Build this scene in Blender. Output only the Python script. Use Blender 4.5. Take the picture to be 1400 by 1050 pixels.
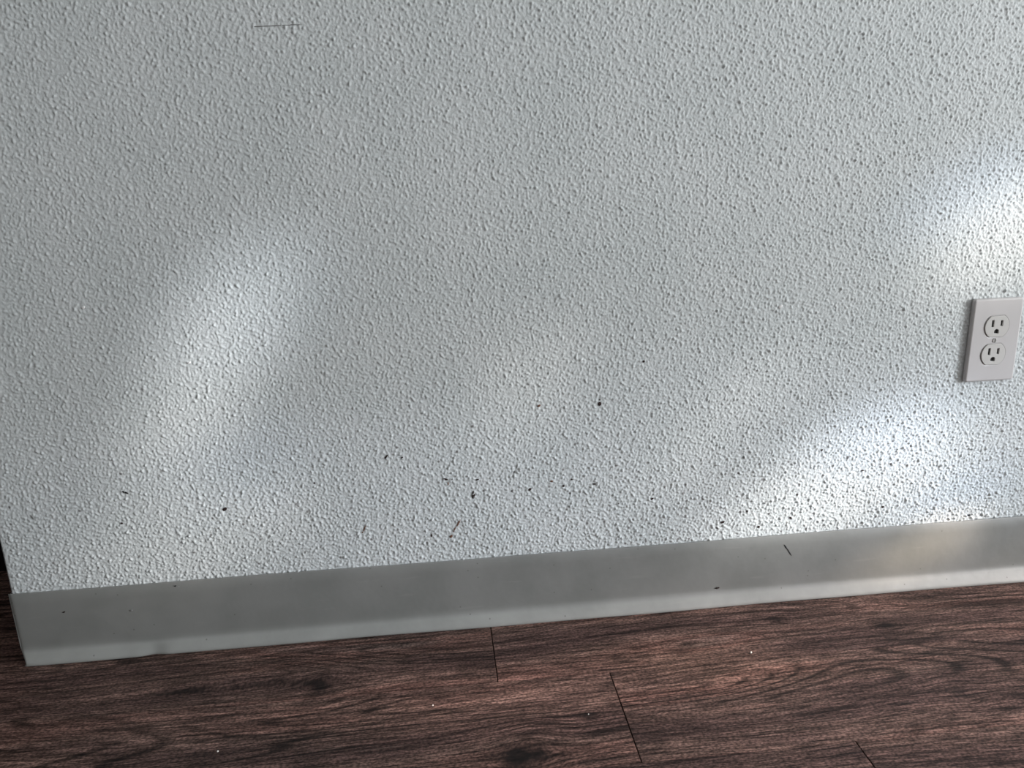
import bpy, bmesh, math, random
import numpy as np
from mathutils import Vector, Matrix

for o in list(bpy.data.objects):
    bpy.data.objects.remove(o, do_unlink=True)
SC = bpy.context.scene
COL = SC.collection
random.seed(7)

# ------------------------------------------------------------------ camera
# metres; X runs along the textured wall (0 = its free left end), the wall face is y = 0, floor z = 0
cam_d = bpy.data.cameras.new('camera')
cam_d.sensor_fit = 'HORIZONTAL'
cam_d.sensor_width = 36.0
cam_d.lens = 1073.44 / 1400 * 36.0
cam_d.clip_start = 0.02
cam = bpy.data.objects.new('camera', cam_d)
COL.objects.link(cam)
cr = Vector((0.9943933, -0.10100168, -0.03131507))
cu = Vector((0.05721177, 0.26481862, 0.96259956))
cf = Vector((0.08893136, 0.95899414, -0.26911235))
cam.matrix_world = Matrix(((cr.x, cu.x, -cf.x, 0.57879), (cr.y, cu.y, -cf.y, -0.98359),
                           (cr.z, cu.z, -cf.z, 0.62407), (0, 0, 0, 1)))
SC.camera = cam

# ------------------------------------------------------------------ world, exposure
world = bpy.data.worlds.new('world')
SC.world = world
world.use_nodes = True
world.node_tree.nodes['Background'].inputs[0].default_value = (0.75, 0.86, 1.0, 1)
world.node_tree.nodes['Background'].inputs[1].default_value = 0.6
vs = SC.view_settings
vs.view_transform = 'Standard'
vs.look = 'None'
vs.gamma = 1.0
vs.use_curve_mapping = False
vs.exposure = 0.0

# ------------------------------------------------------------------ daylight
ROOM_X0, ROOM_X1, ROOM_Y0, ROOM_Y1, ROOM_H = -1.25, 4.2, -3.2, 1.6, 2.45
WIN_Y0, WIN_Y1, WIN_Z0, WIN_Z1 = -2.6, -1.00, 0.06, 1.65          # low window in the right wall


def area_light(name, loc, direction, sx, sy, power, color):
    d = bpy.data.lights.new(name, 'AREA')
    d.shape = 'RECTANGLE'
    d.size, d.size_y = sx, sy
    d.energy = power
    d.color = color
    o = bpy.data.objects.new(name, d)
    COL.objects.link(o)
    o.location = loc
    o.rotation_euler = Vector(direction).to_track_quat('-Z', 'Y').to_euler()
    return o


area_light('window_daylight', (ROOM_X1 - 0.02, (WIN_Y0 + WIN_Y1) / 2, (WIN_Z0 + WIN_Z1) / 2), (-1, 0, 0),
           WIN_Y1 - WIN_Y0 - 0.1, WIN_Z1 - WIN_Z0 - 0.1, 127.0, (0.95, 0.985, 1.0))

# sun glints: soft spotlights at the window, slightly split in colour, plus broad added fill
WARM, NEUT, BLUE = (1.0, 0.935, 0.875), (1.0, 0.975, 0.95), (0.52, 0.70, 1.0)
LILAC, SKY = (0.80, 0.85, 1.0), (0.60, 0.70, 1.0)
AMBER, ROSE = (1.0, 0.78, 0.55), (1.0, 0.80, 0.74)
GLINT_FILL_SPOTS = [
    ((0.98, -0.001, 0.16), (0.62, 0.000, 0.05), (0.0, 0.000, -0.24), 0.07, LILAC),  # broad fill, with the next two, added to lift the lower wall
    ((1.26, -0.001, 0.19), (0.28, 0.000, 0.06), (0.0, 0.000, -0.17), 0.05, SKY),
    ((0.42, -0.001, 0.15), (0.55, 0.000, 0.0), (0.0, 0.000, -0.20), 0.055, LILAC),
    ((1.20, -0.18, 0.0), (0.55, 0.0, 0.0), (0.0, -0.26, 0.0), 0.20, ROSE),  # broad fill added to brighten the floor on the right
    # centre, half axis, half axis (on the surface they fall on), strength, colour
    ((0.293, -0.001, 0.394), (0.098, 0.000, 0.169), (0.048, 0.000, -0.028), 0.36, NEUT),
    ((0.343, -0.001, 0.461), (0.074, 0.000, 0.106), (0.065, 0.000, -0.040), 0.07, BLUE),
    ((0.239, -0.001, 0.163), (0.148, 0.000, 0.052), (0.026, 0.000, -0.082), 0.16, WARM),
    ((0.314, -0.001, 0.256), (0.064, 0.000, 0.067), (0.050, 0.000, -0.049), 0.06, BLUE),
    ((0.681, -0.001, 0.337), (0.051, 0.000, 0.092), (0.042, 0.000, -0.025), 0.11, WARM),
    ((0.953, -0.001, 0.280), (0.108, 0.000, 0.119), (0.034, 0.000, -0.034), 0.11, WARM),
    ((1.166, -0.001, 0.178), (0.179, 0.000, 0.071), (0.052, 0.000, -0.088), 0.38, WARM),
    ((1.198, -0.001, 0.237), (0.116, 0.000, 0.030), (0.027, 0.000, -0.054), 0.26, BLUE),
    ((1.304, -0.001, 0.134), (0.080, 0.000, 0.034), (0.043, 0.000, -0.072), 0.19, BLUE),
    ((1.040, -0.001, 0.123), (0.127, 0.000, 0.047), (0.025, 0.000, -0.050), 0.25, NEUT),
    ((1.345, -0.001, 0.519), (0.115, 0.000, 0.062), (0.053, 0.000, -0.061), 0.42, WARM),
    ((1.294, -0.001, 0.571), (0.104, 0.000, 0.052), (0.036, 0.000, -0.043), 0.16, BLUE),
    ((1.294, -0.001, 0.076), (0.053, 0.000, 0.033), (0.021, 0.000, -0.028), 0.85, AMBER),
    ((1.228, -0.001, 0.055), (0.064, 0.000, 0.033), (0.018, 0.000, -0.025), 0.50, AMBER),
    ((0.633, -0.169, 0.000), (0.215, 0.008, 0.000), (0.002, -0.055, 0.000), 0.34, ROSE),
    ((0.914, -0.139, 0.000), (0.136, 0.002, 0.000), (-0.003, -0.021, 0.000), 0.60, AMBER),
]
GLINT_SRC = Vector((4.12, -1.85, 1.05))
GLINT_GAIN = 0.95
GLINT_SPREAD = 1.22


def add_glint_fill(i, C, A, B, strength, color):
    C, A, B = Vector(C), Vector(A) * GLINT_SPREAD, Vector(B) * GLINT_SPREAD
    n = A.cross(B).normalized()
    src = GLINT_SRC + Vector((0, 0.03 * (i % 4), 0.04 * (i // 4)))
    d = C - src
    dist = d.length
    f = d / dist
    # wall ellipse seen from the source -> elliptic cone
    t1 = f.cross(Vector((0, 0, 1))).normalized()
    t2 = t1.cross(f).normalized()
    M = np.array([[A.dot(t1), B.dot(t1)], [A.dot(t2), B.dot(t2)]]) / dist
    U, S, _ = np.linalg.svd(M)
    ax = (t1 * float(U[0, 0]) + t2 * float(U[1, 0])).normalized()
    az = -f
    ay = az.cross(ax).normalized()
    L = bpy.data.lights.new('glint_fill_spot', 'SPOT')
    L.spot_size = 2 * math.atan(float(S[0]))
    L.spot_blend = 1.0
    L.shadow_soft_size = 0.035
    L.color = color
    cosw = max(0.15, abs(f.dot(n)))
    L.energy = GLINT_GAIN * strength * 4 * math.pi ** 2 * dist * dist / cosw / 0.75
    o = bpy.data.objects.new('glint_fill_spot', L)
    COL.objects.link(o)
    m = Matrix((ax, ay, az)).transposed().to_4x4()
    m.translation = src
    o.matrix_world = m @ Matrix.Diagonal((1.0, max(0.05, float(S[1] / S[0])), 1.0, 1.0))


for i, g in enumerate(GLINT_FILL_SPOTS):
    add_glint_fill(i, *g)


# ------------------------------------------------------------------ material helpers
class NT:
    def __init__(self, name):
        self.m = bpy.data.materials.new(name)
        self.m.use_nodes = True
        self.t = self.m.node_tree
        self.t.nodes.clear()
        self.out = self.t.nodes.new('ShaderNodeOutputMaterial')
        self.b = self.t.nodes.new('ShaderNodeBsdfPrincipled')
        self.t.links.new(self.b.outputs[0], self.out.inputs[0])

    def n(self, typ, **kw):
        nd = self.t.nodes.new(typ)
        for k, v in kw.items():
            setattr(nd, k, v)
        return nd

    def set(self, sock, v):
        if hasattr(v, 'is_output') or isinstance(v, bpy.types.NodeSocket):
            self.t.links.new(v, sock)
        elif isinstance(v, (tuple, list)) and len(v) == 3 and sock.type == 'RGBA':
            sock.default_value = (*v, 1)
        else:
            sock.default_value = v

    def p(self, **kw):
        for k, v in kw.items():
            self.set(self.b.inputs[k.replace('_', ' ')], v)

    def math(self, op, a, b=0.0, c=None, clamp=False):
        nd = self.n('ShaderNodeMath', operation=op, use_clamp=clamp)
        self.set(nd.inputs[0], a)
        self.set(nd.inputs[1], b)
        if c is not None:
            self.set(nd.inputs[2], c)
        return nd.outputs[0]

    def vmath(self, op, a, b=(0, 0, 0)):
        nd = self.n('ShaderNodeVectorMath', operation=op)
        self.set(nd.inputs[0], a)
        if op == 'SCALE':
            self.set(nd.inputs['Scale'], b)
        else:
            self.set(nd.inputs[1], b)
        return nd.outputs['Value'] if op in ('LENGTH', 'DISTANCE', 'DOT_PRODUCT') else nd.outputs[0]

    def noise(self, vec, scale, detail=2.0, rough=0.5, dist=0.0, dims='3D'):
        nd = self.n('ShaderNodeTexNoise', noise_dimensions=dims)
        self.set(nd.inputs['Vector'], vec)
        nd.inputs['Scale'].default_value = scale
        nd.inputs['Detail'].default_value = detail
        nd.inputs['Roughness'].default_value = rough
        nd.inputs['Distortion'].default_value = dist
        return nd.outputs['Fac']

    def vor(self, vec, scale, feature='F1', rnd=1.0):
        nd = self.n('ShaderNodeTexVoronoi', feature=feature, voronoi_dimensions='2D')
        self.set(nd.inputs['Vector'], vec)
        nd.inputs['Scale'].default_value = scale
        nd.inputs['Randomness'].default_value = rnd
        return nd

    def smooth(self, v, a, b, lo=0.0, hi=1.0):
        nd = self.n('ShaderNodeMapRange', interpolation_type='SMOOTHSTEP')
        self.set(nd.inputs['Value'], v)
        for k, x in (('From Min', a), ('From Max', b), ('To Min', lo), ('To Max', hi)):
            self.set(nd.inputs[k], x)
        return nd.outputs['Result']

    def mix(self, fac, a, b, mode='MIX'):
        nd = self.n('ShaderNodeMix', data_type='RGBA', blend_type=mode)
        self.set(nd.inputs['Factor'], fac)
        self.set(nd.inputs[6], a)
        self.set(nd.inputs[7], b)
        return nd.outputs[2]

    def ramp(self, fac, stops):
        nd = self.n('ShaderNodeValToRGB')
        cr_ = nd.color_ramp
        while len(cr_.elements) < len(stops):
            cr_.elements.new(0.5)
        for e, (pos, c) in zip(cr_.elements, stops):
            e.position = pos
            e.color = (*c, 1)
        self.set(nd.inputs[0], fac)
        return nd.outputs[0]

    def bump(self, h, distance, strength=1.0):
        nd = self.n('ShaderNodeBump')
        nd.inputs['Distance'].default_value = distance
        nd.inputs['Strength'].default_value = strength
        self.set(nd.inputs['Height'], h)
        self.t.links.new(nd.outputs[0], self.b.inputs['Normal'])

    def comb(self, x, y, z=0.0):
        nd = self.n('ShaderNodeCombineXYZ')
        for s, v in zip(nd.inputs, (x, y, z)):
            self.set(s, v)
        return nd.outputs[0]

    def sep(self, v):
        nd = self.n('ShaderNodeSeparateXYZ')
        self.set(nd.inputs[0], v)
        return nd.outputs

    def objco(self):
        return self.n('ShaderNodeTexCoord').outputs['Object']

    def pos(self):
        return self.n('ShaderNodeNewGeometry').outputs['Position']


def mat_wall(name, full_relief):
    m = NT(name)
    co = m.pos()
    x, y, z = m.sep(co)
    flat = m.comb(x, z)
    if full_relief:       # away from the modelled splatter the relief is left to the material
        n1 = m.noise(flat, 300, 3.0, 0.62, 0.0, '2D')
        m.bump(m.smooth(n1, 0.25, 0.75), 0.0016)
    else:                 # fine grit on top of the modelled splatter
        m.bump(m.noise(flat, 700, 1.0, 0.5, 0.0, '2D'), 0.00025)
    # paint: slightly mottled, with splashed dirt specks thickening towards the floor
    tone = m.noise(co, 9, 3.0)
    col = m.mix(m.smooth(tone, 0.3, 0.7), (0.585, 0.620, 0.625), (0.625, 0.655, 0.660))
    v2 = m.vor(flat, 85)
    r2 = m.sep(v2.outputs['Color'])[1]
    low = m.smooth(z, 0.09, 0.34, 1.0, 0.0)
    right = m.smooth(x, 0.30, 1.05, 0.35, 1.0)
    dens = m.math('MULTIPLY', m.math('MULTIPLY', low, right), 0.14)
    on = m.math('LESS_THAN', r2, dens)
    dot = m.smooth(v2.outputs['Distance'], 0.08, 0.20, 1.0, 0.0)
    speck = m.math('MULTIPLY', m.math('MULTIPLY', on, dot), 0.75)
    col = m.mix(speck, col, (0.09, 0.075, 0.07))
    m.p(Base_Color=col, Roughness=0.55)
    m.b.inputs['Specular IOR Level'].default_value = 0.35
    return m.m


KNOTS = [  # world x, y, half length, half width, darkness
    (0.638, -0.2687, 0.016, 0.016, 1.0), (0.662, -0.2685, 0.012, 0.016, 0.55), (0.405, -0.1169, 0.013, 0.011, 0.7),
    (1.166, -0.0911, 0.012, 0.008, 0.85), (1.172, -0.2350, 0.011, 0.010, 0.5), (0.885, -0.092, 0.010, 0.005, 0.6),
    (0.728, -0.2133, 0.012, 0.005, 0.6), (1.098, -0.245, 0.020, 0.003, 0.7), (1.025, -0.055, 0.010, 0.006, 0.5),
    (1.235, -0.035, 0.016, 0.010, 0.45), (0.395, -0.105, 0.030, 0.007, 0.5), (0.23, -0.098, 0.04, 0.007, 0.5),
    (0.33, -0.098, 0.05, 0.009, 0.5)]


def mat_wood():
    m = NT('weathered_vinyl_plank')
    P = m.pos()
    rnd = m.n('ShaderNodeObjectInfo').outputs['Random']
    co = m.objco()
    ox, oy, _ = m.sep(co)
    x = m.math('ADD', ox, m.math('MULTIPLY', rnd, 31.0))
    y = m.math('ADD', oy, m.math('MULTIPLY', rnd, 57.0))
    knot = None
    Px, Py, _ = m.sep(P)
    for kx, ky, rx, ry, dk in KNOTS:
        rx, ry, dk = rx * 1.2, ry * 1.2, dk * 1.15
        dx = m.math('MULTIPLY', m.math('SUBTRACT', Px, kx), 1 / rx)
        dy = m.math('MULTIPLY', m.math('SUBTRACT', Py, ky), 1 / ry)
        d2 = m.math('ADD', m.math('MULTIPLY', dx, dx), m.math('MULTIPLY', dy, dy))
        core = m.math('MULTIPLY', m.math('EXPONENT', m.math('MULTIPLY', d2, -1.6)), dk * 1.15)
        bend = m.math('MULTIPLY', m.math('EXPONENT', m.math('MULTIPLY', d2, -0.22)), 0.40 * ry)
        y = m.math('SUBTRACT', y, m.math('MULTIPLY', bend, dy))
        knot = core if knot is None else m.math('ADD', knot, core)
    warp = m.math('SUBTRACT', m.noise(m.comb(m.math('MULTIPLY', x, 1.6), m.math('MULTIPLY', y, 7.0)), 1.0, 1.0), 0.5)
    yw = m.math('ADD', y, m.math('MULTIPLY', warp, 0.055))

    def st(sx, sy, detail, rough=0.55, off=0.0):
        return m.noise(m.comb(m.math('MULTIPLY', x, sx), m.math('MULTIPLY', yw, sy), off), 1.0, detail, rough)
    fib = st(38, 460, 3.0, 0.65)
    grain = st(9.0, 170, 4.0, 0.68, 3.0)
    line = st(5.0, 260, 2.0, 0.6, 5.0)
    broad = st(3.4, 34, 3.0, 0.6, 7.0)
    tone = st(2.4, 15, 2.0, 0.5, 11.0)
    grit = m.noise(m.comb(m.math('MULTIPLY', x, 260), m.math('MULTIPLY', y, 420)), 1.0, 1.0)
    ringf = st(1.5, 9.0, 1.0, 0.5, 15.0)
    fr = m.math('FRACT', m.math('MULTIPLY', ringf, 26.0))
    ring = m.smooth(m.math('ABSOLUTE', m.math('SUBTRACT', fr, 0.5)), 0.03, 0.22, 1.0, 0.0)
    ring = m.math('MULTIPLY', ring, m.smooth(st(2.0, 11, 1.0, 0.5, 19.0), 0.44, 0.60))
    col = m.ramp(tone, [(0.28, (0.068, 0.040, 0.036)), (0.42, (0.100, 0.060, 0.052)), (0.52, (0.136, 0.084, 0.070)),
                        (0.62, (0.138, 0.076, 0.063)), (0.74, (0.160, 0.112, 0.098))])
    k = m.smooth(grain, 0.30, 0.70, 0.36, 1.66)
    k = m.math('MULTIPLY', k, m.smooth(fib, 0.28, 0.72, 0.32, 1.80))
    k = m.math('MULTIPLY', k, m.smooth(grit, 0.28, 0.72, 0.45, 1.62))
    k = m.math('MULTIPLY', k, m.smooth(broad, 0.25, 0.75, 0.74, 1.30))
    k = m.math('MULTIPLY', k, m.math('SUBTRACT', 1.0, m.math('MULTIPLY', ring, 0.72)))
    k = m.math('MULTIPLY', k, m.smooth(line, 0.30, 0.43, 0.28, 1.0))
    col = m.mix(1.0, col, m.comb(k, k, k), 'MULTIPLY')
    col = m.mix(m.smooth(line, 0.64, 0.76, 0.0, 0.45), col, (0.20, 0.155, 0.13))
    col = m.mix(m.math('MINIMUM', knot, 0.92), col, (0.008, 0.006, 0.006))
    pl = m.math('ADD', 0.86, m.math('MULTIPLY', m.math('FRACT', m.math('MULTIPLY', rnd, 7.31)), 0.28))
    col = m.mix(1.0, col, m.comb(pl, pl, pl), 'MULTIPLY')
    m.p(Base_Color=col, Roughness=m.smooth(fib, 0.2, 0.8, 0.62, 0.46))
    m.b.inputs['Specular IOR Level'].default_value = 0.20
    h = m.math('ADD', m.math('MULTIPLY', fib, 0.6), m.math('MULTIPLY', grain, 0.7))
    h = m.math('SUBTRACT', h, m.math('MULTIPLY', ring, 0.25))
    m.bump(h, 0.0011)
    return m.m


def mat_vinyl():
    m = NT('grey_vinyl_base')
    P = m.pos()
    x, y, z = m.sep(P)
    mott = m.noise(P, 14, 4.0, 0.6)
    col = m.mix(m.smooth(mott, 0.3, 0.7), (0.202, 0.208, 0.199), (0.236, 0.239, 0.230))
    streak = m.noise(m.comb(m.math('MULTIPLY', x, 14), m.math('MULTIPLY', z, 120)), 1.0, 3.0)
    col = m.mix(m.smooth(streak, 0.62, 0.78, 0, 0.18), col, (0.36, 0.35, 0.33))
    toe_light = m.math('MULTIPLY', m.smooth(z, 0.014, 0.021, 1.0, 0.0), m.smooth(mott, 0.25, 0.75, 0.35, 0.6))  # light caught by the toe, painted as a paler base colour
    col = m.mix(toe_light, col, (0.40, 0.41, 0.395))
    v = m.vor(m.comb(x, z), 75)
    on = m.math('LESS_THAN', m.sep(v.outputs['Color'])[0], 0.035)
    dot = m.math('MULTIPLY', m.math('MULTIPLY', on, m.smooth(v.outputs['Distance'], 0.04, 0.10, 1, 0)), 0.55)
    col = m.mix(dot, col, (0.06, 0.055, 0.05))
    m.p(Base_Color=col, Roughness=m.smooth(mott, 0.3, 0.7, 0.40, 0.50))
    m.b.inputs['Specular IOR Level'].default_value = 0.75
    m.bump(m.noise(P, 55, 2.0), 0.0004)
    return m.m


def mat_plain(name, color, rough=0.5, spec=0.5, var=0.06, scale=30, bump=0.0, metal=0.0):
    m = NT(name)
    P = m.pos()
    n = m.noise(P, scale, 3.0)
    a = tuple(c * (1 - var) for c in color)
    b = tuple(min(1, c * (1 + var)) for c in color)
    m.p(Base_Color=m.mix(n, a, b), Roughness=rough, Metallic=metal)
    m.b.inputs['Specular IOR Level'].default_value = spec
    if bump:
        m.bump(n, bump)
    return m.m


def mat_plate():
    m = NT('white_nylon_plate')
    P = m.pos()
    x, y, z = m.sep(P)
    n = m.noise(m.comb(m.math('MULTIPLY', x, 30), m.math('MULTIPLY', z, 8)), 1.0, 3.0)
    m.p(Base_Color=m.mix(n, (0.53, 0.512, 0.512), (0.59, 0.573, 0.573)), Roughness=0.38)
    return m.m


M_WALL, M_WALL_FLAT = mat_wall('splatter_paint', False), mat_wall('orange_peel_paint', True)
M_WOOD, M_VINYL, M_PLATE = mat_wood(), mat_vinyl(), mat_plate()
M_FACE = mat_plain('white_receptacle_face', (0.58, 0.57, 0.55), 0.35, 0.5, 0.03, 200)
M_DARK = mat_plain('dark_slot_interior', (0.012, 0.011, 0.010), 0.6, 0.2)
M_SCREW = mat_plain('painted_steel_screw', (0.50, 0.49, 0.47), 0.35, 0.5, 0.08, 400)
M_SLAB = mat_plain('dark_subfloor', (0.012, 0.009, 0.008), 0.9, 0.1, 0.2, 40)
M_CEIL = mat_plain('ceiling_paint', (0.80, 0.80, 0.80), 0.8, 0.2, 0.03, 60, 0.001)
M_ROOM = mat_plain('room_wall_paint', (0.52, 0.52, 0.51), 0.7, 0.3, 0.03, 150, 0.001)
M_TAUPE = mat_plain('taupe_wall_paint', (0.24, 0.23, 0.22), 0.7, 0.3, 0.03, 150, 0.001)
M_HALL_SHADE = mat_plain('hall_shade_black', (0.012, 0.010, 0.010), 0.8, 0.1, 0.2, 20)  # near-black colour painted in for the unlit passage
M_FRAME = mat_plain('white_window_frame', (0.70, 0.70, 0.69), 0.4, 0.4, 0.03)
M_DIRT = mat_plain('dried_dirt', (0.035, 0.022, 0.020), 0.7, 0.2, 0.3, 900)
M_RUST = mat_plain('rusty_splash', (0.16, 0.085, 0.06), 0.7, 0.2, 0.3, 900)
M_GREY = mat_plain('grey_scuff', (0.20, 0.20, 0.195), 0.7, 0.2, 0.3, 900)
M_BLACK = mat_plain('black_scuff', (0.02, 0.02, 0.022), 0.6, 0.3, 0.3, 900)
M_LUMP = mat_plain('paint_lump', (0.76, 0.76, 0.76), 0.5, 0.4, 0.04, 900)
M_CRUMB = mat_plain('white_crumb', (0.80, 0.77, 0.72), 0.6, 0.3, 0.1, 900)
g = NT('window_glass')
g.b.inputs['Transmission Weight'].default_value = 1.0
g.p(Roughness=0.0, Base_Color=(0.97, 0.99, 0.98))
M_GLASS = g.m


# ------------------------------------------------------------------ mesh helpers
def add_box(bm, x0, x1, y0, y1, z0, z1):
    v = [bm.verts.new(c) for c in ((x0, y0, z0), (x1, y0, z0), (x1, y1, z0), (x0, y1, z0),
                                   (x0, y0, z1), (x1, y0, z1), (x1, y1, z1), (x0, y1, z1))]
    for f in ((0, 3, 2, 1), (4, 5, 6, 7), (0, 1, 5, 4), (1, 2, 6, 5), (2, 3, 7, 6), (3, 0, 4, 7)):
        bm.faces.new([v[i] for i in f])


def obj(name, bm, mat, parent=None, smooth=False):
    me = bpy.data.meshes.new(name)
    if smooth:
        for f in bm.faces:
            f.smooth = True
    bm.normal_update()
    bm.to_mesh(me)
    bm.free()
    return mobj(name, me, mat, parent)


def mobj(name, me, mat, parent=None):
    if mat and not me.materials:
        me.materials.append(mat)
    o = bpy.data.objects.new(name, me)
    COL.objects.link(o)
    if parent:
        o.parent = parent
    return o


def struct(name, bm, mat, label, category, parent=None):
    o = obj(name, bm, mat, parent)
    o['kind'] = 'structure'
    o['label'] = label
    o['category'] = category
    return o


# ------------------------------------------------------------------ the setting
bm = bmesh.new()
add_box(bm, ROOM_X0, ROOM_X1, ROOM_Y0, ROOM_Y1, -0.06, -0.006)
floor = struct('floor', bm, M_SLAB, 'dark reddish-brown wood-look plank floor along the wall', 'floor')

PLANK_W, PLANK_L, ROW0_TOP = 0.1584, 1.22, 0.0212
SEAM = {0: 0.6274, 1: 0.7696, 2: 1.0099}
plank_cache = {}


def plank_mesh(L):
    key = round(L, 4)
    if key not in plank_cache:
        b = bmesh.new()
        w = PLANK_W / 2 - 0.00012
        h = L / 2 - 0.0006
        e, t = 0.0004, 0.0005           # eased top edges
        lo = [b.verts.new(c) for c in ((-h, -w, -0.005), (h, -w, -0.005), (h, w, -0.005), (-h, w, -0.005))]
        mi = [b.verts.new(c) for c in ((-h, -w, -t), (h, -w, -t), (h, w, -t), (-h, w, -t))]
        w2 = w - 0.00015
        hi = [b.verts.new(c) for c in ((-h + e, -w2, 0), (h - e, -w2, 0), (h - e, w2, 0), (-h + e, w2, 0))]
        b.faces.new(lo[::-1])
        for i in range(4):
            j = (i + 1) % 4
            b.faces.new((lo[i], lo[j], mi[j], mi[i]))
            b.faces.new((mi[i], mi[j], hi[j], hi[i]))
        b.faces.new(hi)
        me = bpy.data.meshes.new('plank')
        b.normal_update()
        b.to_mesh(me)
        b.free()
        me.materials.append(M_WOOD)
        plank_cache[key] = me
    return plank_cache[key]


row = -8
rng = random.Random(21)
while True:
    ytop = ROW0_TOP - row * PLANK_W
    if ytop - PLANK_W < ROOM_Y0:
        break
    seam = SEAM.get(row, rng.uniform(0.0, PLANK_L))
    xa, xb = ROOM_X0, (ROOM_X1 if row >= 0 else 0.25)
    s = seam
    while s > xa:
        s -= PLANK_L
    while s < xb:
        a, b_ = max(s, xa), min(s + PLANK_L, xb)
        if b_ - a > 0.02:
            pk = mobj('plank', plank_mesh(b_ - a), None, floor)
            pk.location = ((a + b_) / 2, ytop - PLANK_W / 2, 0)
        s += PLANK_L
    row += 1

# textured wall: a block whose free end stands at x = 0
bm = bmesh.new()
add_box(bm, 0.0, ROOM_X1, 0.0, 0.9, 0.0, ROOM_H)
edges = [e for e in bm.edges if all(abs(v.co.x) < 1e-6 and v.co.y < 1e-6 for v in e.verts)]
bmesh.ops.bevel(bm, geom=edges, offset=0.0025, segments=3, affect='EDGES', profile=0.5)


# sprayed splatter modelled as relief on the front face (soft blobs plus bigger drops)
def splatter(bm_, x0, x1, z0, z1, step):
    nx, nz = int((x1 - x0) / step) + 1, int((z1 - z0) / step) + 1
    r = np.random.default_rng(4)
    fx = np.fft.fftfreq(nx)[:, None] / step
    fz = np.fft.fftfreq(nz)[None, :] / step
    f2 = (2 * math.pi) ** 2 * (fx * fx + fz * fz)

    def blur_noise(sig, sig2):
        w = np.fft.fft2(r.standard_normal((nx, nz)))
        k = np.exp(-0.5 * f2 * sig * sig) - np.exp(-0.5 * f2 * sig2 * sig2)
        o = np.real(np.fft.ifft2(w * k))
        return o / o.std()
    xs_ = x0 + np.arange(nx) * step
    zs_ = z0 + np.arange(nz) * step
    X, Z = np.meshgrid(xs_, zs_, indexing='ij')
    n = blur_noise(0.00084, 0.0021)
    h = 0.00037 * np.log1p(np.exp(2.2 * (n - 0.15))) / 2.2 * 1.6
    h += 0.00010 * blur_noise(0.0022, 0.0060)
    # drops
    drop = np.zeros_like(h)
    for _ in range(9000):
        cx, cz = r.uniform(x0, x1), z0 + (z1 - z0) * r.uniform(0, 1) ** 1.35
        rad = 0.0008 + 0.0009 * r.uniform(0, 1) ** 2
        amp = r.uniform(0.2, 1.0) * rad * 0.75
        i, j = int((cx - x0) / step), int((cz - z0) / step)
        w = int(3 * rad / step) + 1
        i0, i1, j0, j1 = max(0, i - w), min(nx, i + w + 1), max(0, j - w), min(nz, j + w + 1)
        d2 = (X[i0:i1, j0:j1] - cx) ** 2 + (Z[i0:i1, j0:j1] - cz) ** 2
        drop[i0:i1, j0:j1] += amp * np.exp(-d2 / (rad * rad))
    h = h + drop

    def ss(v, a, b_):
        t = np.clip((v - a) / (b_ - a), 0, 1)
        return t * t * (3 - 2 * t)
    h *= 1.12
    h *= 0.86 + 0.22 * ss(X, 0, 1.2) + 0.30 * (1 - ss(Z, 0.08, 0.45))
    h = np.clip(h, -0.0002, 0.003)
    edge = np.minimum(np.minimum(X - x0, x1 - X), np.minimum(Z - z0, z1 - Z))
    h *= np.clip(edge / 0.004, 0, 1)
    co_ = np.stack([X, -(0.0003 + h), Z], -1).reshape(-1, 3)
    idx = np.arange(nx * nz).reshape(nx, nz)
    q = np.stack([idx[:-1, :-1], idx[1:, :-1], idx[1:, 1:], idx[:-1, 1:]], -1).reshape(-1, 4)
    return co_, q


gv, gq = splatter(bm, 0.0024, 1.50, 0.085, 0.87, 0.0011)
bm.normal_update()
blk = bpy.data.meshes.new('block')
bm.to_mesh(blk)
bm.free()
bv_ = np.array([v.co[:] for v in blk.vertices])
bf = [list(p_.vertices) for p_ in blk.polygons]
nb, nbl = len(bf), sum(len(f) for f in bf)
wm = bpy.data.meshes.new('wall_back')
wm.vertices.add(len(bv_) + len(gv))
wm.vertices.foreach_set('co', np.concatenate([bv_, gv]).astype(np.float32).ravel())
loops = np.concatenate([np.concatenate([np.array(f) for f in bf]), (gq + len(bv_)).ravel()]).astype(np.int32)
wm.loops.add(len(loops))
wm.loops.foreach_set('vertex_index', loops)
starts = np.concatenate([np.cumsum([0] + [len(f) for f in bf])[:-1], nbl + 4 * np.arange(len(gq))]).astype(np.int32)
wm.polygons.add(nb + len(gq))
wm.polygons.foreach_set('loop_start', starts)
wm.polygons.foreach_set('use_smooth', np.concatenate([np.zeros(nb, bool), np.ones(len(gq), bool)]))
wm.materials.append(M_WALL_FLAT)
wm.materials.append(M_WALL)
wm.polygons.foreach_set('material_index', np.concatenate([np.zeros(nb), np.ones(len(gq))]).astype(np.int32))
wm.update(calc_edges=True)
bpy.data.meshes.remove(blk)
wall = mobj('wall_back', wm, None)
wall['kind'] = 'structure'
wall['label'] = 'off-white wall with orange-peel texture and dirt specks near the floor'
wall['category'] = 'wall'
# 'off-white wall with orange-peel texture and dirt specks near the floor', 'wall')

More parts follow.
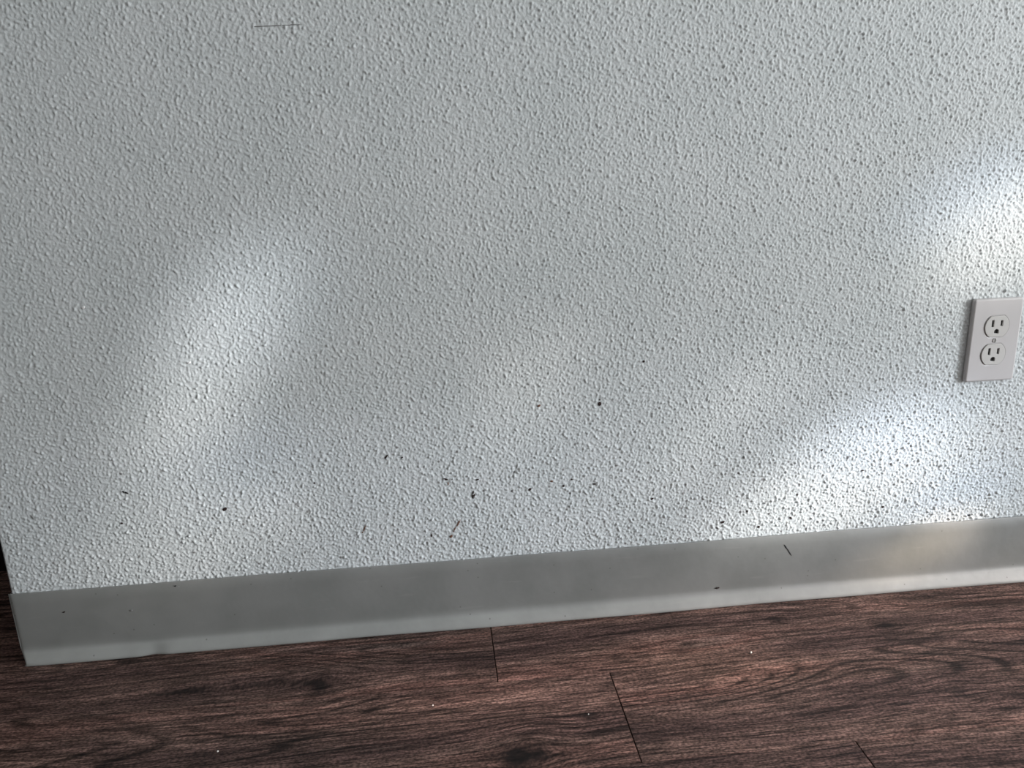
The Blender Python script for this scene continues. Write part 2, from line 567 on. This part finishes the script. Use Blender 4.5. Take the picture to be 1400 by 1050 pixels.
bm = bmesh.new()
add_box(bm, ROOM_X0 - 0.1, ROOM_X0, ROOM_Y0, ROOM_Y1, 0, ROOM_H)
struct('wall_left', bm, M_TAUPE, 'taupe painted wall left of the wall end', 'wall')
bm = bmesh.new()
add_box(bm, ROOM_X0 - 0.1, ROOM_X1 + 0.12, ROOM_Y0 - 0.1, ROOM_Y0, 0, ROOM_H)
struct('wall_front', bm, M_ROOM, 'plain painted wall behind the viewer', 'wall')
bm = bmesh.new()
add_box(bm, ROOM_X0, 0.0, 0.27, 0.32, 0, ROOM_H)  # panel added to keep the passage dark
struct('hall_shade_panel', bm, M_HALL_SHADE, 'added black panel standing in for the dark of the passage past the wall end', 'wall')
bm = bmesh.new()
for y0, y1, z0, z1 in ((ROOM_Y0, WIN_Y0, 0, ROOM_H), (WIN_Y1, 0.9, 0, ROOM_H),
                       (WIN_Y0, WIN_Y1, 0, WIN_Z0), (WIN_Y0, WIN_Y1, WIN_Z1, ROOM_H)):
    add_box(bm, ROOM_X1, ROOM_X1 + 0.12, y0, y1, z0, z1)
struct('wall_right', bm, M_ROOM, 'plain painted wall with the low window', 'wall')
bm = bmesh.new()
add_box(bm, ROOM_X0 - 0.1, ROOM_X1 + 0.12, ROOM_Y0 - 0.1, ROOM_Y1, ROOM_H, ROOM_H + 0.1)
struct('ceiling', bm, M_CEIL, 'plain white ceiling over the room', 'ceiling')
bm = bmesh.new()
fx0, fx1 = ROOM_X1 + 0.02, ROOM_X1 + 0.08
for y0, y1, z0, z1 in ((WIN_Y0, WIN_Y0 + 0.05, WIN_Z0, WIN_Z1), (WIN_Y1 - 0.05, WIN_Y1, WIN_Z0, WIN_Z1),
                       (WIN_Y0 + 0.05, WIN_Y1 - 0.05, WIN_Z0, WIN_Z0 + 0.05), (WIN_Y0 + 0.05, WIN_Y1 - 0.05, WIN_Z1 - 0.05, WIN_Z1)):
    add_box(bm, fx0, fx1, y0, y1, z0, z1)
win = struct('window_1', bm, M_FRAME, 'low white-framed window that lets in the daylight', 'window')
bm = bmesh.new()
add_box(bm, ROOM_X1 + 0.045, ROOM_X1 + 0.055, WIN_Y0 + 0.05, WIN_Y1 - 0.05, WIN_Z0 + 0.05, WIN_Z1 - 0.05)
obj('pane', bm, M_GLASS, win)

# ------------------------------------------------------------------ vinyl cove base
BASE_H = 0.1016
prof = [(0.0008, BASE_H - 0.0006), (0.0014, BASE_H), (0.0026, BASE_H - 0.0002), (0.0032, BASE_H - 0.0012)]
for zz in (0.085, 0.065, 0.045, 0.030, 0.0255):
    prof.append((0.0032, zz))
prof += [(0.0034, 0.0225), (0.0039, 0.0205), (0.0050, 0.0183), (0.0066, 0.0158), (0.0085, 0.0128), (0.0105, 0.0096),
         (0.0125, 0.0063), (0.0138, 0.0040), (0.0142, 0.0026), (0.0143, 0.0013), (0.0141, 0.0002), (0.0008, 0.0002)]
xs = [-0.0030, -0.0026, -0.0018, -0.0004, 0.0012, 0.0035, 0.0065, 0.010] + list(np.linspace(0.016, 1.6, 250)) + \
     list(np.linspace(1.65, ROOM_X1, 28))
bm = bmesh.new()
grid = []
for i, xx in enumerate(xs):
    ring = []
    for (d, zz) in prof:
        dd, z2, x2 = d, zz, xx
        toe = min(1.0, max(0.0, (d - 0.0032) / 0.0105))
        # slight waviness, and the pinched toe near the left end
        dd += toe * (0.0008 * math.sin(xx * 9.0 + 1) + 0.0005 * math.sin(xx * 23.0))
        pinch = math.exp(-((xx - 0.172) / 0.012) ** 2)
        dd -= toe * 0.0030 * pinch
        if 0.01 < zz < 0.045:
            dd += 0.0012 * math.exp(-((xx - 0.160) / 0.03) ** 2) * (1 - toe)
        if zz > 0.09:
            z2 += 0.0005 * math.sin(xx * 6.1) + 0.0003 * math.sin(xx * 17.0 + 2)
        dd += 0.0004 * math.sin(xx * 5 + zz * 30) * (1 if 0.02 < zz < 0.095 and d > 0.003 else 0)
        # rounded free end: toe stops short of the corner
        endr = max(0.0, 1 - (xx + 0.0030) / 0.013)
        x2 = xx + (toe if zz > 0.001 else 0.75) * 0.0085 * endr ** 0.7
        if xx < 0.010 and d > 0.002:
            dd -= 0.0022 * max(0.0, 1 - (xx + 0.003) / 0.006) ** 2
        ring.append(bm.verts.new((x2, -dd, z2)))
    grid.append(ring)
n = len(prof)
for i in range(len(grid) - 1):
    for j in range(n):
        k = (j + 1) % n
        bm.faces.new((grid[i][j], grid[i][k], grid[i + 1][k], grid[i + 1][j]))
bm.faces.new(grid[0][::-1])
bm.faces.new(grid[-1])
bmesh.ops.recalc_face_normals(bm, faces=bm.faces)
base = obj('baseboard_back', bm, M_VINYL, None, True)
base['kind'] = 'structure'
base['label'] = 'grey vinyl cove baseboard running along the textured wall'
base['category'] = 'baseboard'
bm = bmesh.new()
add_box(bm, -0.0020, -0.0004, 0.0015, 0.9, 0.0002, BASE_H - 0.0006)
obj('end_return', bm, M_VINYL, base)

# ------------------------------------------------------------------ duplex outlet
def curve_solid(name, loops, extrude, bevel, offset=0.0, res=2):
    """flat outline with holes -> solid mesh; outline in (x, z), thickness along y, centred on y = 0"""
    c = bpy.data.curves.new(name, 'CURVE')
    c.dimensions = '2D'
    c.fill_mode = 'BOTH'
    c.extrude = extrude
    c.bevel_depth = bevel
    c.bevel_resolution = res
    c.offset = offset
    for lp in loops:
        s = c.splines.new('POLY')
        s.points.add(len(lp) - 1)
        for p_, (a, b) in zip(s.points, lp):
            p_.co = (a, b, 0, 1)
        s.use_cyclic_u = True
    tmp = bpy.data.objects.new(name, c)
    COL.objects.link(tmp)
    dg = bpy.context.evaluated_depsgraph_get()
    me = bpy.data.meshes.new_from_object(tmp.evaluated_get(dg))
    bpy.data.objects.remove(tmp, do_unlink=True)
    bpy.data.curves.remove(c)
    me.transform(Matrix.Rotation(math.pi / 2, 4, 'X'))
    me.name = name
    me.materials.clear()
    return me


def rrect(w, h, r, n=4, cx=0, cy=0):
    pts = []
    for sx, sy, a0 in ((1, 1, 0), (-1, 1, 90), (-1, -1, 180), (1, -1, 270)):
        for k in range(n + 1):
            a = math.radians(a0 + 90 * k / n)
            pts.append((cx + sx * (w / 2 - r) + r * math.cos(a), cy + sy * (h / 2 - r) + r * math.sin(a)))
    return pts


def recept_loop(r, half_h, cy, n=14):
    a1 = math.asin(half_h / r)
    pts = []
    for k in range(n + 1):
        a = -a1 + 2 * a1 * k / n
        pts.append((r * math.cos(a), cy + r * math.sin(a)))
    for k in range(n + 1):
        a = math.pi - a1 + 2 * a1 * k / n
        pts.append((r * math.cos(a), cy + r * math.sin(a)))
    return pts


OX, OZ, PW, PH = 1.2967, 0.3155, 0.070, 0.1143
outlet = bpy.data.objects.new('wall_outlet', None)
COL.objects.link(outlet)
outlet.empty_display_size = 0.03
outlet.location = (OX + PW / 2, 0, OZ + PH / 2)
outlet['label'] = 'white duplex power outlet with cover plate on the textured wall'
outlet['category'] = 'outlet'

bv = 0.0026
me = curve_solid('cover_plate', [rrect(PW, PH, 0.003), recept_loop(0.0170, 0.0144, 0.01945), recept_loop(0.0170, 0.0144, -0.01945)],
                 0.0012, bv, -bv + 0.0006, 3)
plate = mobj('cover_plate', me, M_PLATE, outlet)
plate.location = (0, -0.0039, 0)
for cy in (0.01945, -0.01945):
    slots = [rrect(0.0032, 0.0094, 0.0003, 1, -0.0064, 0.0042), rrect(0.0031, 0.0080, 0.0003, 1, 0.0064, 0.0042)]
    gh = [(-0.0032, -0.0096), (0.0032, -0.0096)] + [(0.0032 * math.cos(math.radians(a)), -0.0068 + 0.0032 * math.sin(math.radians(a))) for a in range(0, 181, 20)]
    me = curve_solid('receptacle', [recept_loop(0.0171, 0.0144, 0), *slots, gh], 0.0036, 0.0004, -0.0004, 1)
    rc = mobj('receptacle', me, M_FACE, outlet)
    rc.location = (0, -0.0050, cy)
    rc['label'] = 'upper receptacle face' if cy > 0 else 'lower receptacle face'
    for nm, (x0, x1, z0, z1) in (('blade_slot', (-0.0086, -0.0042, -0.0012, 0.0096)), ('blade_slot', (0.0042, 0.0086, -0.0006, 0.0090)),
                                 ('ground_hole', (-0.0038, 0.0038, -0.0103, -0.0030))):
        b2 = bmesh.new()
        add_box(b2, x0, x1, -0.0022, 0.0030, z0, z1)          # dark contact well behind the opening
        obj(nm, b2, M_DARK, rc)
bm = bmesh.new()
bmesh.ops.create_cone(bm, cap_ends=True, segments=20, radius1=0.0036, radius2=0.0027, depth=0.0012)
bmesh.ops.rotate(bm, verts=bm.verts, matrix=Matrix.Rotation(math.pi / 2, 3, 'X'))
scr = obj('screw', bm, M_SCREW, outlet)
scr.location = (0, -0.0080, 0)
bm = bmesh.new()
add_box(bm, -0.0006, 0.0006, -0.00068, -0.0003, -0.0027, 0.0027)
obj('screw_slot', bm, M_DARK, scr)

# ------------------------------------------------------------------ marks on the wall and on the base
def blob_mesh(name, seed, mat, flat=0.35):
    b = bmesh.new()
    bmesh.ops.create_icosphere(b, subdivisions=2, radius=1.0)
    r = random.Random(seed)
    dirs = [(Vector((r.uniform(-1, 1), r.uniform(-1, 1), r.uniform(-1, 1))).normalized(), r.uniform(-0.35, 0.45)) for _ in range(6)]
    for v in b.verts:
        k = 1 + sum(a * max(0, v.co.normalized().dot(d)) ** 3 for d, a in dirs)
        v.co *= k
        v.co.y *= flat
    for f in b.faces:
        f.smooth = True
    me_ = bpy.data.meshes.new(name)
    b.to_mesh(me_)
    b.free()
    me_.materials.append(mat)
    return me_


blobs = {}


def mark(name, x, z, w, h, ang, mat, parent, y=0.0, seed=0):
    key = (mat.name, seed % 3)
    if key not in blobs:
        blobs[key] = blob_mesh(name, seed % 3 + 11, mat)
    o = mobj(name, blobs[key], None, parent)
    o.location = (x, y, z)
    s = min(w, h)
    o.scale = (w / 2, min(0.0012, s * 0.35), h / 2)
    o.rotation_euler = (0, math.radians(ang), 0)
    return o


SPECKS = [  # x, z, width, height, tilt, material
    (0.6125, 0.1945, 0.0052, 0.0075, 0, M_DIRT), (0.6130, 0.2000, 0.0022, 0.0060, 0, M_DIRT),
    (0.7864, 0.3138, 0.0042, 0.0050, 0, M_DIRT), (0.7862, 0.3200, 0.0020, 0.0030, 0, M_DIRT),
    (0.2867, 0.2012, 0.0045, 0.0050, 0, M_DIRT), (0.1659, 0.2331, 0.0075, 0.0022, 25, M_BLACK),
    (0.5005, 0.2590, 0.0024, 0.0070, 35, M_DIRT), (0.5214, 0.2565, 0.0025, 0.0025, 0, M_DIRT),
    (0.5764, 0.2213, 0.0065, 0.0026, 15, M_DIRT), (0.5795, 0.2150, 0.0022, 0.0055, 0, M_RUST),
    (0.6194, 0.2182, 0.0035, 0.0022, 0, M_DIRT), (0.5905, 0.1560, 0.0022, 0.0110, 28, M_RUST),
    (0.5845, 0.1470, 0.0020, 0.0090, 25, M_RUST), (0.5800, 0.1380, 0.0034, 0.0045, 0, M_RUST),
    (0.4640, 0.1580, 0.0016, 0.0090, 25, M_RUST), (0.4610, 0.1530, 0.0022, 0.0026, 0, M_RUST),
    (0.7050, 0.3169, 0.0034, 0.0034, 0, M_RUST), (0.8453, 0.3687, 0.0030, 0.0030, 0, M_DIRT),
    (1.3341, 0.1096, 0.0060, 0.0032, 0, M_BLACK), (0.9628, 0.1286, 0.0048, 0.0040, 0, M_DIRT),
    (1.0159, 0.1164, 0.0034, 0.0034, 0, M_DIRT), (1.1007, 0.2269, 0.0034, 0.0034, 0, M_DIRT),
    (0.0463, 0.2086, 0.0018, 0.0070, -30, M_GREY), (0.1547, 0.1907, 0.0030, 0.0024, 0, M_DIRT),
    (0.4047, 0.2287, 0.0026, 0.0026, 0, M_DIRT), (0.5531, 0.1415, 0.0022, 0.0045, -10, M_DIRT),
    (0.6700, 0.2250, 0.0022, 0.0040, 30, M_GREY), (0.6650, 0.1980, 0.0026, 0.0026, 0, M_DIRT),
    (0.6900, 0.1990, 0.0034, 0.0040, 0, M_DIRT), (0.7200, 0.2080, 0.0036, 0.0026, 10, M_RUST),
    (0.7480, 0.2090, 0.0050, 0.0026, -20, M_DIRT), (0.7790, 0.2000, 0.0040, 0.0026, 20, M_DIRT),
    (0.7360, 0.2000, 0.0030, 0.0030, 0, M_DIRT), (0.8120, 0.1680, 0.0030, 0.0030, 0, M_DIRT),
    (0.8600, 0.1720, 0.0034, 0.0030, 0, M_DIRT), (0.9980, 0.1420, 0.0030, 0.0034, 0, M_DIRT),
    (1.0300, 0.1360, 0.0036, 0.0024, 20, M_DIRT), (1.0620, 0.1280, 0.0022, 0.0060, -30, M_DIRT),
    (1.0700, 0.1620, 0.0030, 0.0030, 0, M_DIRT), (1.2050, 0.1990, 0.0034, 0.0028, 0, M_DIRT),
    (1.1640, 0.1920, 0.0040, 0.0026, 0, M_DIRT), (1.2000, 0.1330, 0.0036, 0.0030, 0, M_DIRT),
    (1.1400, 0.2130, 0.0028, 0.0048, 0, M_DIRT)]
for i, (x, z, w, h, a, mt) in enumerate(SPECKS):
    mark('dirt_speck', x, z, w, h, a, mt, wall, -0.0012, i)
for x, z, w, h in ((1.0284, 0.4335, 0.0052, 0.0052), (0.155, 0.475, 0.004, 0.004), (0.268, 0.4, 0.004, 0.003)):
    mark('paint_lump', x, z, w, h, 0, M_LUMP, wall, -0.0005, 1).scale.y = 0.0035
# thin hairline scratch high on the wall
for k in range(5):
    x = 0.397 + k * 0.0105
    mark('hairline_scratch', x, 0.7825 + 0.0003 * k, 0.0120, 0.0010 - 0.0001 * k, -2 + k, M_GREY, wall, -0.0011, 2)
mark('scuff_mark', 1.0562, 0.0835, 0.0020, 0.0085, -34, M_BLACK, base, -0.0040, 0)
mark('scuff_mark', 1.0625, 0.0745, 0.0013, 0.0150, -32, M_BLACK, base, -0.0040, 2)
mark('scuff_mark', 0.9584, 0.0262, 0.0048, 0.0028, 0, M_DIRT, base, -0.0040, 1)
mark('scuff_mark', 0.0628, 0.0709, 0.0030, 0.0022, 0, M_DIRT, base, -0.0040, 1)
mark('scuff_mark', 0.1481, 0.0652, 0.0030, 0.0030, 20, M_GREY, base, -0.0040, 1)
mark('scuff_mark', 0.2096, 0.0965, 0.0024, 0.0020, 0, M_BLACK, base, -0.0040, 1)

# ------------------------------------------------------------------ crumbs on the floor
crumb_me = blob_mesh('crumb', 5, M_CRUMB, 0.8)
for x, y, s, lab in ((0.5461, -0.1705, 0.0018, 'tiny white crumb on the floor near the middle, by a light wood streak'),
                     (0.3055, -0.2148, 0.0019, 'tiny white crumb on the dark floor at the bottom left'),
                     (0.9605, -0.1249, 0.0026, 'largest pale crumb, right of the plank seam on the floor'),
                     (0.7279, -0.2120, 0.0014, 'tiny white crumb beside a small knot left of the long seam')):
    o = mobj('crumb', crumb_me, None)
    o.location = (x, y, s * 0.45)
    o.scale = (s / 2, s / 2, s / 2)
    o['label'] = lab
    o['category'] = 'crumb'
    o['group'] = 'crumbs on the plank floor'
